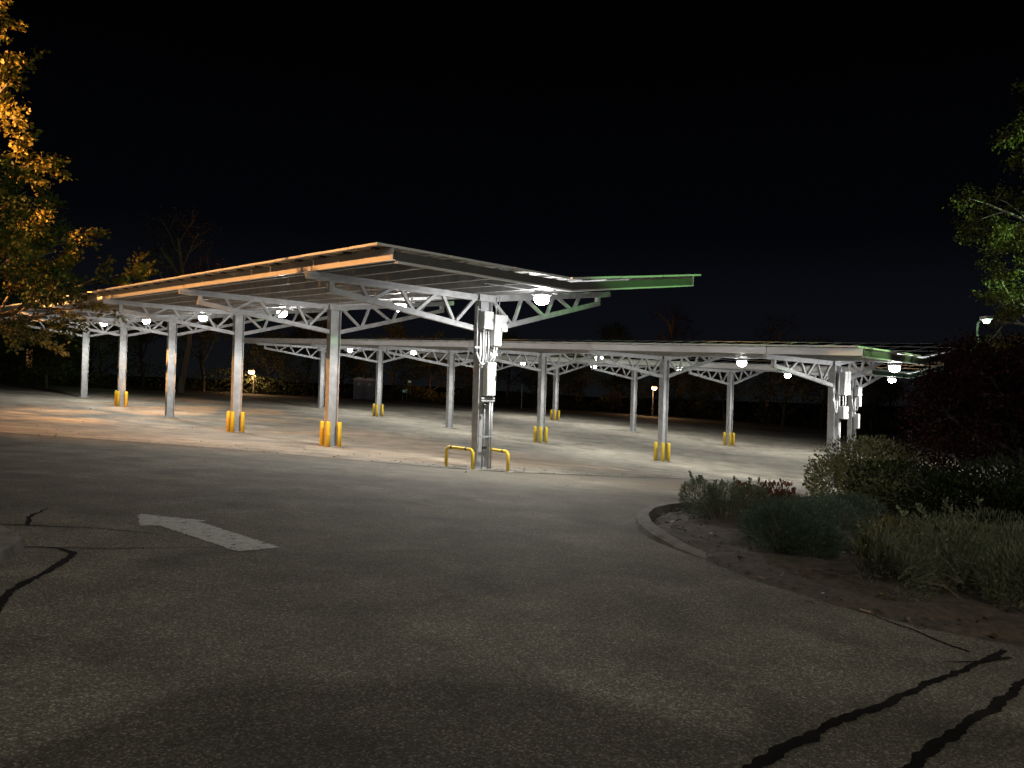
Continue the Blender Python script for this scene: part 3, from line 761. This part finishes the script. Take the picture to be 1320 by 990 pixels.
MB().box((-.4, -.19, -.42), (-.2, -.17, -.38)).build('strut_clamp', 'steel', cr_)
for row, nm in ((1, 'grey conduits and loops on the end column of the middle carport'), (2, 'grey conduits and loops on the end column of the rear carport')):
    conduits(row, nm, [([(.0, -.22, -.3), (.0, -.22, -3.55)], .022), ([(.1, -.22, -1.2), (.1, -.22, -3.55)], .022), (arc((.1, -.3, -.28), (-.02, -.3, -1.0), .1), .02), (arc((.3, -.3, -.28), (.2, -.3, -.75), .12), .02),
        (arc((-.36, -.16, -.35), (-.12, -.2, -.5), .5), .024), ([(-.36, -.16, .1), (-.36, -.16, -.35)], .024), ([(-.02, -.2, .5), (-.04, -.2, -.3)], .02), ([(.05, -.22, .75), (.05, -.22, .4)], .03)])

# ------------------------------------------------------------------ off-frame lamps, some of them added, and added light blockers
def flood(name, x, y, z, aim, label, lens, power, color, angle, blend, size=.25):
    g = G(x, y); r = thing('street_lamp', (x, y, g), label, 'street lamp')
    MB().tube([(0, 0, -.1), (0, 0, z - .1)], [.11, .07], 10).build('pole', 'steel', r, smooth=True)
    d = Vector((aim[0] - x, aim[1] - y, aim[2] - (g + z))).normalized()
    q = d.to_track_quat('-Z', 'Y').to_matrix().to_4x4(); q.translation = Vector((0, 0, z))
    h_ = MB(); h_.box((-.25, -.2, .0), (.25, .2, .22), M4=q); h_.build('lamp_head', 'housing', r)
    l_ = MB(); l_.box((-.22, -.17, -.012), (.22, .17, -.002), M4=q); l_.build('lens', lens, r)
    ld = bpy.data.lights.new('lamp_bulb', 'SPOT'); ld.energy = power; ld.color = color; ld.spot_size = R_(angle); ld.spot_blend = blend; ld.shadow_soft_size = size
    lo = bpy.data.objects.new('lamp_bulb', ld); COL.objects.link(lo); lo.parent = r
    q2 = q.copy(); q2.translation = Vector((0, 0, z)) + d * .06; lo.matrix_local = q2
    return r
# unseen block added so its top edge cuts the sodium light at the seam
def wallbox(mb, o, ax, ln, dp, z0_, z1_, mi=0):
    o = Vector((o[0], o[1], 0)); ax = Vector((ax[0], ax[1], 0)).normalized(); bk = Vector((ax.y, -ax.x, 0))
    c = [o, o + ax * ln, o + ax * ln + bk * dp, o + bk * dp]
    mb.add([(p.x, p.y, z0_) for p in c] + [(p.x, p.y, z1_) for p in c], [(0,1,2,3),(7,6,5,4),(0,4,5,1),(1,5,6,2),(2,6,7,3),(3,7,4,0)], mi)
bld = thing('light_blocking_block', (-22, -3, G(-22, -3)), 'unseen dark block added left of the viewer to cut off the sodium light', 'building')
bz = -G(-22, -3)
bnrm = Vector((.207, .978)); bax = Vector((.978, -.207))
def bpart(name, mat_, z0_, z1_, off, dp):
    o = Vector((-22, 4)) + bnrm * (1.5 + off) - bax * 14
    m_ = MB(); wallbox(m_, (o.x + 22, o.y + 3), bax, 20, dp, z0_ + bz, z1_ + bz); return m_.build(name, mat_, bld)
bpart('wall', 'siding', -1, 10.6, -.02, 9)
bpart('light_cutoff', 'concrete', 10.601, LIGHT_CUTOFF_Z, 0.0, .25)
flood('sodium', -22.0, 4.0, 12.4 - G(-22, 4), SOD_AIM, 'tall orange sodium floodlight left behind the viewer', 'sodium', P_SODIUM, (1.0, 0.43, 0.12), 62, .25, .10)
sodl = bpy.data.objects['street_lamp']
sh = MB(); sa = Vector((math.sin(R_(50)), math.cos(R_(50)), 0)); sx_ = Vector((sa.y, -sa.x, 0)); sc = Vector((0, 0, 12.4 - G(-22, 4))) + sa * 1.5
sh.beam(sc - sx_ * 3 + Vector((0, 0, .07)), sc + sx_ * 2.5 + Vector((0, 0, .07)), .04, 1.0)
sh.beam(sc + Vector((0, 0, .4)), sc - sa * 1.5 + Vector((0, 0, .4)), .06, .06)
sh.build('light_blocker', 'siding', sodl)  # unseen plate added to keep sodium light off the farther roofs
flood('sodium', -27.0, 17.5, 9.5, (-20.4, 27.2, 9.6), 'orange lamp added outside the view to light the golden maple', 'sodium', 120000, (1.0, 0.45, 0.12), 72, .5, .15)  # extra lamp added for the maple, which the first floodlight misses
for (mx_, my_, maz, mup, mhalf, mpw) in ((22.0, 8.0, 59.5, 5.5, 12.5, .6), (21.2, 7.3, 32, 10, 22, 1.5)):
    flood('mercury', mx_, my_, 6.5 - G(mx_, my_), (mx_ - 10 * math.sin(R_(maz)), my_ + 10 * math.cos(R_(maz)), 6.5 + 10 * math.tan(R_(mup))), 'greenish floodlight aimed at the %s, outside the view on the right' % ('front carport end' if maz > 50 else 'right edge tree'), 'greenlamp', P_MERCURY * mpw, (0.30, 1.0, 0.22) if maz > 50 else (0.55, 1.0, 0.36), mhalf * 2, .15, .1)
flood('behind', 0.5, -12.0, 9.0, (0.5, 9.0, 0.0), 'pale floodlight on the pole behind the viewer', 'lens', P_BEHIND, (1.0, 0.93, 0.78), 105, .6, .10)
flood('fill', 4.0, -12.0, 19.0, (1.0, 7.0, 0.0), 'pale fill light added on a tall mast behind the viewer', 'lens', P_BEHIND * 1.6, (1.0, 0.92, 0.76), 95, .7, .2)  # added fill that lifts the shadow on the near driveway
pch = thing('shadow_caster', (0, -4, G(0, -4)), 'flat slab on posts added unseen behind the viewer to cast the foreground shadow', 'porch')
AW = [(-9, .3), (-.95, .47), (-.67, .98), (0, 1.1), (.44, 1.05), (.83, .78), (.95, .76), (.97, 1.03), (1.22, 1.02), (1.26, .96), (1.3, 1.05), (1.67, .9), (7, .9), (7, -2.6), (-9, -2.6)]  # outline of an added unseen slab, shaped to cast the foreground shadow
k_ = len(AW); MB().add([(a, b_, 3.8) for a, b_ in AW] + [(a, b_, 4.0) for a, b_ in AW], [tuple(range(k_)), tuple(range(k_, 2 * k_))[::-1]] + [(i_, i_ + k_, (i_ + 1) % k_ + k_, (i_ + 1) % k_) for i_ in range(k_)]).build('shadow_caster_slab', 'concrete', pch)
for x_ in (-8.6, -3, .5, 1.7, 6.5): MB().box((x_ - .12, -.2, -.3), (x_ + .12, .04, 3.79)).build('post', 'concrete', pch)

# ------------------------------------------------------------------ trees close by
make_tree('maple_tree', -21.2, 27.2, 'orange-lit maple with golden leaves at the left edge', 'tree', 'leaf_gold', 'bark', 21, 17.5, .28, .12, (1.15, .75, .6), 4, (34, 7, 4), (.02, .05, .06, .02), 9, .15, 'maple', twig=.36, jit=.13, wig=.12, shrink=.5)
make_tree('maple_tree', -18.3, 24.4, 'dim olive green maple whose branches hang over the end of the front carport', 'tree', 'leaf_olive', 'bark', 33, 7.9, .2, .36, (1.2, .75, .6), 4, (24, 6, 4), (.02, .05, .04, .0), 12, .13, 'maple', twig=.58, jit=.13, wig=.12, shrink=.5)
make_tree('ash_tree', 15.25, 20.5, 'green-lit tree with drooping leafy twigs at the right edge', 'tree', 'leaf_green', 'palebark', 45, 11.2, .16, .34, (1.0, .8, .7), 4, (17, 6, 4), (.02, .0, -.08, -.12), 28, .088, 'oval', twig=.33, jit=.11, wig=.2, shrink=.55)
make_tree('plum_tree', 9.9, 14.3, 'dark red leaved plum tree behind the bushes', 'tree', 'leaf_red', 'darkbark', 57, 2.85, .10, .12, (1.1, .8, .7), 4, (18, 6, 4), (.02, .0, -.02, .0), 22, .08, 'oval', twig=.85, jit=.16, wig=.2, shrink=.55)
make_tree('light_blocking_tree', -11.5, 11.7, 'slim dark tree added outside the view to keep sodium light off the first column', 'tree', 'leaf_dark', 'bark', 61, 6.6, .12, .05, (.6, .6, .6), 3, (60, 7), (.0, .12, .1), 16, .22, 'oval', twig=.17, jit=.2, wig=.08, shrink=.5)  # unseen tree added to block sodium light from the first column

# ------------------------------------------------------------------ shrubs
def mound(name, x, y, rx, ry, h, n, lsize, shape, mat, label, cat, upright=0.3, rz=0.0, lumps=9, twigs=60, skin=0.35, seed=1, group=None, spikes=0, spike_h=.3):
    r = np.random.default_rng(seed); g = G(x, y) + .05
    root = thing(name, (x, y, g), label, cat, group, rz)
    # lumpy half ellipsoid: several overlapping clumps
    cs = np.c_[r.normal(size=(lumps, 2)) * .42, r.uniform(.15, .62, lumps)]; cs[0] = (0, 0, .5)
    rad = r.uniform(.34, .58, lumps); rad[0] = .62
    pick = r.integers(0, lumps, n)
    d = r.normal(size=(n, 3)); d /= np.linalg.norm(d, axis=1, keepdims=True)
    rr = 1 - np.abs(r.normal(size=n)) * skin * .5; rr = np.clip(rr, .15, 1.06)
    P = cs[pick] + d * (rad[pick] * rr)[:, None]
    ok = (P[:, 2] > 0.0) & (np.hypot(P[:, 0], P[:, 1]) < 1.12); P, d = P[ok], d[ok]
    P = P * np.array([rx, ry, h / 1.05])
    m = len(P)
    Dd = d * (1 - upright) + np.array([0, 0, upright * 1.6]) + r.normal(size=(m, 3)) * .35
    Nn = d + r.normal(size=(m, 3)) * .6
    leaves('foliage', P, Dd, Nn, lsize * r.uniform(.55, 1.3, m), shape, mat, root)
    mb = MB()
    for i in range(twigs):
        q = P[r.integers(0, m)]; base = Vector((q[0] * .25, q[1] * .25, -.05)); tip = Vector(q)
        mid = base.lerp(tip, .5) + Vector((0, 0, .1 * h)); mb.tube([base, mid, tip], [.012, .008, .004], 3, cap=False)
    mb.build('stems', 'bark', root)
    if spikes:
        sm = MB(); sp_ = []; sd = []
        for i in range(spikes):
            q = P[r.integers(0, m)]
            if q[2] < h * .6: continue
            L = spike_h * r.uniform(.5, 1.2); tp = Vector(q) + Vector((r.normal() * .12 * L + q[0] * .1, r.normal() * .12 * L, L))
            sm.tube([Vector(q), tp], [.004, .003], 3, cap=False)
            for k in range(14):
                f = .45 + .55 * k / 13; sp_.append(tuple(Vector(q).lerp(tp, f))); sd.append((r.normal(), r.normal(), 1.2))
        tag(sm.build('flower_stems', 'bark', root), kind='stuff')
        fl_ = leaves('flower_spikes', sp_, sd, r.normal(size=(len(sp_), 3)), .045, 'oval', mat, root); fl_['kind'] = 'stuff'
    return root
mound('rounded_shrub', 6.8, 15.0, 1.6, 1.5, 1.36, 17000, .062, 'oval', 'leaf_bush', 'large rounded olive shrub with small pale leaves at the corner of the lot', 'shrub', .25, seed=2, twigs=120)
mound('dark_shrub', 8.1, 12.4, 2.3, 1.5, 1.15, 17000, .065, 'oval', 'leaf_dark', 'wide dark green shrub below the red leaved tree', 'shrub', .3, seed=3, twigs=120)
mound('dark_shrub', 8.4, 9.8, 1.8, 1.4, 1.2, 13000, .06, 'oval', 'leaf_dark', 'almost black shrub at the right edge behind the lavender', 'shrub', .3, seed=13, twigs=100)
mound('lavender_shrub', 3.1, 10.95, .58, .55, .54, 12000, .06, 'blade', 'leaf_blue', 'small grey green lavender mound beside the kerb nose', 'shrub', .35, seed=4, spikes=34, spike_h=.2, lumps=6)
mound('lavender_shrub', 3.15, 8.6, .92, .72, .60, 24000, .058, 'blade', 'leaf_teal', 'wide low blue green lavender mound in the middle of the bed', 'shrub', .25, seed=5, lumps=6)
mound('lavender_shrub', 4.3, 6.8, 1.05, .84, .74, 36000, .06, 'blade', 'leaf_grey', 'big grey green lavender with tall flower spikes at the right edge', 'shrub', .35, seed=6, spikes=170, spike_h=.16, lumps=8)
mound('lavender_shrub', 4.5, 10.6, .75, .60, .50, 12000, .06, 'blade', 'leaf_teal', 'dim green mound at the back of the bed below the large rounded shrub', 'shrub', .3, seed=15, lumps=6)
mound('grass_tuft', 4.05, 8.15, .36, .30, .44, 4500, .13, 'blade', 'leaf_yellow', 'yellowish tuft of upright stems between the lavender mounds', 'shrub', .75, seed=7)
mound('sedum_plant', 4.35, 12.6, .60, .40, .50, 3600, .07, 'oval', 'leaf_rust', 'rust red flowering plant beside the large rounded shrub', 'plant', .35, seed=8)
# mulch chips and dry litter: nobody could count them
n = 7500
ang = nrg.uniform(0, 1, n); pidx = (ang * len(BP)).astype(int)
Bp = np.array([tuple(p) for p in BP])[pidx]; t_ = nrg.uniform(0.0, .45, n) ** 1.3
Q = Bp + (np.array([7.0, 11.5]) - Bp) * t_[:, None] + nrg.normal(size=(n, 2)) * .08
okm = Q[:, 1] < 15; Q = Q[okm]; n = len(Q)
zq = G(Q[:, 0], Q[:, 1]) + .02 + .09 * np.minimum(1, t_[okm] * 5)
cp = leaves('mulch_chips', np.c_[Q, zq], np.c_[nrg.normal(size=(n, 2)), nrg.normal(size=n) * .3], np.c_[nrg.normal(size=(n, 2)) * .35, np.ones(n)], nrg.uniform(.02, .085, n), 'chip', 'chipvar')
cp2 = leaves('bed_litter', np.c_[Q[:1500], zq[:1500] + .015], np.c_[nrg.normal(size=(1500, 2)), nrg.normal(size=1500) * .4], np.c_[nrg.normal(size=(1500, 2)) * .5, np.ones(1500)], nrg.uniform(.03, .08, 1500), 'oval', 'litter')
tag(cp2, 'dead leaves fallen on the planting bed', 'leaf litter', kind='stuff')
tag(cp, 'loose bark chips covering the planting bed', 'mulch', kind='stuff')
n = 900
lx = nrg.uniform(-22, 12, n); ly = seam(lx) + np.abs(nrg.normal(size=n)) * 1.6 - .25
far_ = nrg.random(n) < .35; ly[far_] = seam(lx[far_]) + nrg.uniform(-9, 22, far_.sum())
gq = np.c_[nrg.uniform(-5, 4, 700), nrg.uniform(2.6, 13, 700)]
gr = leaves('grit', np.c_[gq, G(gq[:, 0], gq[:, 1]) + .012], np.c_[nrg.normal(size=(700, 2)), np.zeros(700)], np.c_[nrg.normal(size=(700, 2)) * .4, np.ones(700)], nrg.uniform(.006, .022, 700), 'chip', 'chipvar')
tag(gr, 'grit and tiny dry bits scattered over the driveway', 'grit', kind='stuff')
lt = leaves('leaf_litter', np.c_[lx, ly, G(lx, ly) + .018], np.c_[nrg.normal(size=(n, 2)), nrg.normal(size=n) * .25], np.c_[nrg.normal(size=(n, 2)) * .3, np.ones(n)], nrg.uniform(.03, .09, n), 'oval', 'litter')
tag(lt, 'scattered dry leaves along the pavement seam', 'leaf litter', kind='stuff')

# ------------------------------------------------------------------ wood beyond the lot: three kinds, then copies
def px(x, Y):                                # lateral position of an image column at a distance
    return (x - 660) / FPX * Y
kinds = []
def wood(kind, x, y, s, rz, label):
    if len(kinds) <= kind:
        par = [dict(seed=71, height=9, trunk_r=.2, start=.25, spread=(.9, .8, .7), levels=4, nbr=(12, 5, 4), upw=(.02, .05, .03, 0), per=4, lsize=.22, twig=.5, jit=.3, leafm='leaf_wood', bark='bark'),
               dict(seed=72, height=11, trunk_r=.24, start=.35, spread=(.7, .8, .7), levels=4, nbr=(9, 5, 3), upw=(.02, .06, .03, 0), per=3, lsize=.14, twig=.5, jit=.25, leafm='leaf_rust', bark='birch'),
               dict(seed=73, height=6, trunk_r=.14, start=.1, spread=(1.0, .8, .7), levels=4, nbr=(14, 5, 4), upw=(.02, .03, .02, 0), per=4, lsize=.2, twig=.62, jit=.3, leafm='leaf_wood', bark='bark')][kind]
        nm = ['oak_tree', 'birch_tree', 'thicket_tree'][kind]
        t, _ = make_tree(nm, x, y, label, 'tree', par.pop('leafm'), par.pop('bark'), shape='oval', group='trees of the dark wood beyond the lot', wig=.2, **par)
        kinds.append(t)
    else:
        t = copy_tree(kinds[kind]); t.location = (x, y, G(x, y)); t['label'] = label
    t.rotation_euler = (0, 0, rz); t.scale = (s, s, s * rng.uniform(.92, 1.1))
    return t
WOOD = [  # kind, image column, distance, scale, words
 (0, 262, 74, .95, 'leafy green tree seen between the fourth and third columns of the front carport'),
 (1, 232, 66, 1.3, 'tall bare branched reddish tree rising above the left part of the front roof'),
 (2, 60, 58, .9, 'small leafy tree left of the front carport under the maple'),
 (0, -10, 66, 1.2, 'dark tree at the far left edge behind the maples'),
 (2, 130, 72, 1.0, 'dark thicket tree behind the two farthest front columns'),
 (0, 185, 82, 1.0, 'dark tree behind the gap between the fourth and fifth front columns'),
 (2, 345, 80, .95, 'tree lit beside the orange lamp left of the second front column'),
 (0, 395, 92, 1.0, 'dark tree behind the left tip of the middle carport roof'),
 (2, 440, 100, 1.1, 'dark tree behind the portable toilets on their left'),
 (0, 505, 104, 1.0, 'dark tree behind the portable toilets on their right'),
 (2, 555, 96, 1.1, 'thicket tree behind the small teal signs'),
 (2, 600, 94, 1.05, 'thicket tree seen just left of the box column'),
 (0, 655, 104, .9, 'dark tree seen just right of the box column'),
 (2, 690, 98, 1.0, 'thicket tree behind the third middle column'),
 (0, 790, 112, 1.25, 'round topped tree silhouette under the tip of the front roof'),
 (2, 745, 104, 1.1, 'thicket tree right of the third middle column'),
 (2, 800, 110, 1.05, 'low tree behind the third column of the rear carport'),
 (1, 880, 112, 1.35, 'thin bare tree silhouette below the right tip of the front roof'),
 (2, 875, 104, 1.1, 'pale leaved thicket right of the second middle column'),
 (0, 920, 110, 1.1, 'dark tree silhouette left of the reddish group above the middle roof'),
 (2, 935, 94, 1.15, 'thicket tree behind the second column of the rear carport'),
 (1, 985, 100, 1.15, 'reddish tree silhouette above the middle of the long silver fascia'),
 (2, 1010, 84, 1.2, 'thicket tree left of the end columns with boxes'),
 (0, 1060, 92, 1.0, 'dark tree behind the end columns with boxes'),
 (2, 1125, 88, 1.1, 'thicket tree right of the end columns with boxes'),
 (0, 1150, 120, .9, 'small tree silhouette above the near end of the middle roof'),
 (2, 1230, 80, 1.2, 'dark tree behind the red leaved plum'),
 (0, 1215, 96, 1.05, 'dark tree silhouette left of the greenish lamp'),
 (0, 1300, 70, 1.0, 'dark tree behind the green lit tree at the right edge'),
]
for kd, ix, Y, s, words in WOOD:
    wood(kd, px(ix, Y), Y, s, rng.uniform(0, 6.28), words)
# undergrowth mass at the foot of the wood
n = 26000
ux = nrg.uniform(-62, 62, n); base_y = np.interp(ux, FX, FY) + 2
lump = .5 + .5 * np.sin(ux * .9 + 1.3 * np.sin(ux * .37)) * np.cos(ux * .23 + 1)
hgt = (.7 + 2.2 * lump)
uz = nrg.random(n) ** .8 * hgt; uy = base_y + nrg.uniform(0, 6, n) - np.abs(nrg.normal(size=n)) * .6
ug = leaves('undergrowth', np.c_[ux, uy, G(ux, uy) + uz], rv(n), rv(n), nrg.uniform(.12, .3, n), 'oval', 'leaf_wood')
tag(ug, 'dark undergrowth along the edge of the wood', 'undergrowth', kind='stuff')

# ------------------------------------------------------------------ far things: lamps, toilets, signs, house
def far_lamp(ix, iy_z, Y, label, lens, power, color, lr=.3):
    x = px(ix, Y); g = G(x, Y); h = iy_z - g
    r = thing('street_lamp', (x, Y, g), label, 'street lamp')
    MB().tube([(0, 0, -.1), (0, 0, h + .25), (.0, -.5, h + .45)], [.09, .06, .05], 8).build('pole', 'siding', r)
    MB().box((-.18, -1.0, h + .36), (.18, -.45, h + .52)).build('lamp_head', 'housing', r)
    MB().lathe([(lr, h + .36), (lr, h + .36 - lr * .5), (lr * .7, h + .36 - lr), (0, h + .36 - lr * 1.15)], (0, -.72, 0), 12).build('lens', lens, r, smooth=True)
    ld = bpy.data.lights.new('lamp_bulb', 'POINT'); ld.energy = power; ld.color = color; ld.shadow_soft_size = .2
    lo = bpy.data.objects.new('lamp_bulb', ld); COL.objects.link(lo); lo.parent = r; lo.location = (0, -.72, h - .3)
def zpx(ix, iy, Y):
    hy = 501.9 + (ix - 660) * .0296; return (hy - iy) / FPX * Y + Z0
far_lamp(327, zpx(327, 483, 76), 76, 'orange street lamp glowing among the trees left of the second front column', 'farlamp', 350, (1, .6, .3))
far_lamp(842, zpx(842, 503, 88), 88, 'orange street lamp low behind the second middle column', 'farlamp', 250, (1, .6, .3))
far_lamp(1258, zpx(1258, 423, 38), 38, 'greenish white street lamp beside the tree at the right edge', 'greenlamp', 90, (.5, 1, .6), .16)
def toilet(ix, Y, label):
    x = px(ix, Y); r = thing('portable_toilet', (x, Y, G(x, Y)), label, 'portable toilet', 'portable toilets at the lot edge', .15)
    MB().box((-.56, -.56, 0), (.56, .56, 2.0)).build('cabin', 'grey_pl', r, bevel=.04)
    MB().box((-.40, -.60, .12), (.40, -.565, 1.9)).build('door', 'grey_pl', r)
    MB().box((-.12, -.612, 1.45), (.12, -.602, 1.72)).build('door_sign', 'pale_pl', r)
    rf = MB(); prof = [(-.62, 2.0), (-.55, 2.12), (-.3, 2.25), (0, 2.3), (.3, 2.25), (.55, 2.12), (.62, 2.0)]
    k = len(prof); rf.add([(a, -.63, z) for a, z in prof] + [(a, .6, z) for a, z in prof], [tuple(range(k))[::-1], tuple(range(k, 2 * k))] + [(i, i + 1, i + 1 + k, i + k) for i in range(k - 1)] + [(k - 1, 0, k, 2 * k - 1)])
    rf.build('roof', 'pale_pl', r)
    MB().tube([(.45, .4, 2.0), (.45, .4, 2.55)], .05, 8).build('vent_pipe', 'grey_pl', r)
toilet(463, 81, 'grey portable toilet, left one of the two'); toilet(476.5, 81.3, 'grey portable toilet, right one of the two')
def reflective_sign(ix, iy, Y, w, h, label):
    x = px(ix, Y); g = G(x, Y); z = zpx(ix, iy, Y) - g
    r = thing('reflective_sign', (x, Y, g), label, 'sign', None, .3)
    for s in (-1, 1): MB().tube([(s * w * .4, .06, -.1), (s * w * .4, .06, z - h * .4)], .04, 6).build('post', 'steel', r)
    MB().box((-w / 2, -.04, z - h / 2), (w / 2, .04, z + h / 2)).build('cabinet', 'black', r)
    MB().box((-w / 2 + .04, -.055, z - h / 2 + .04), (w / 2 - .04, -.042, z + h / 2 - .04)).build('sign_face', 'teal', r)
reflective_sign(522, 504, 88, .62, .42, 'small teal reflective sign low beside the fifth middle column')
reflective_sign(528, 492, 92, .42, .3, 'smaller teal reflective sign higher up beside the fifth middle column')
xh, yh = px(20, 84), 84
hs = thing('house', (xh, yh, G(xh, yh)), 'dark house with one lit orange window behind the left trees', 'house', None, .1)
MB().box((-5, 0, -.5), (5, 7, 4.6)).build('wall', 'siding', hs)
MB().add([(-5.4, -.4, 4.6), (5.4, -.4, 4.6), (5.4, 7.4, 4.6), (-5.4, 7.4, 4.6), (-5.4, 3.5, 6.8), (5.4, 3.5, 6.8)], [(0, 1, 5, 4), (2, 3, 4, 5), (0, 4, 3), (1, 2, 5), (3, 2, 1, 0)]).build('roof', 'siding', hs)
wf = MB().box((1.0, -.06, 1.0), (1.75, -.002, 3.1)).build('window', 'siding', hs)
MB().box((1.06, -.075, 1.06), (1.38, -.062, 3.04)).build('pane', 'window', wf)
MB().box((1.42, -.075, 1.06), (1.69, -.062, 3.04)).build('pane', 'window', wf)
x = px(673, 84); mpst = thing('metal_post', (x, 84, G(x, 84)), 'thin grey post at the lot edge left of the third middle column', 'post')
MB().tube([(0, 0, -.2), (0, 0, 2.6)], .05, 8).build('pole', 'steel', mpst); MB().lathe([(.06, 2.6), (.06, 2.66), (0, 2.68)], n=8).build('cap', 'steel', mpst)
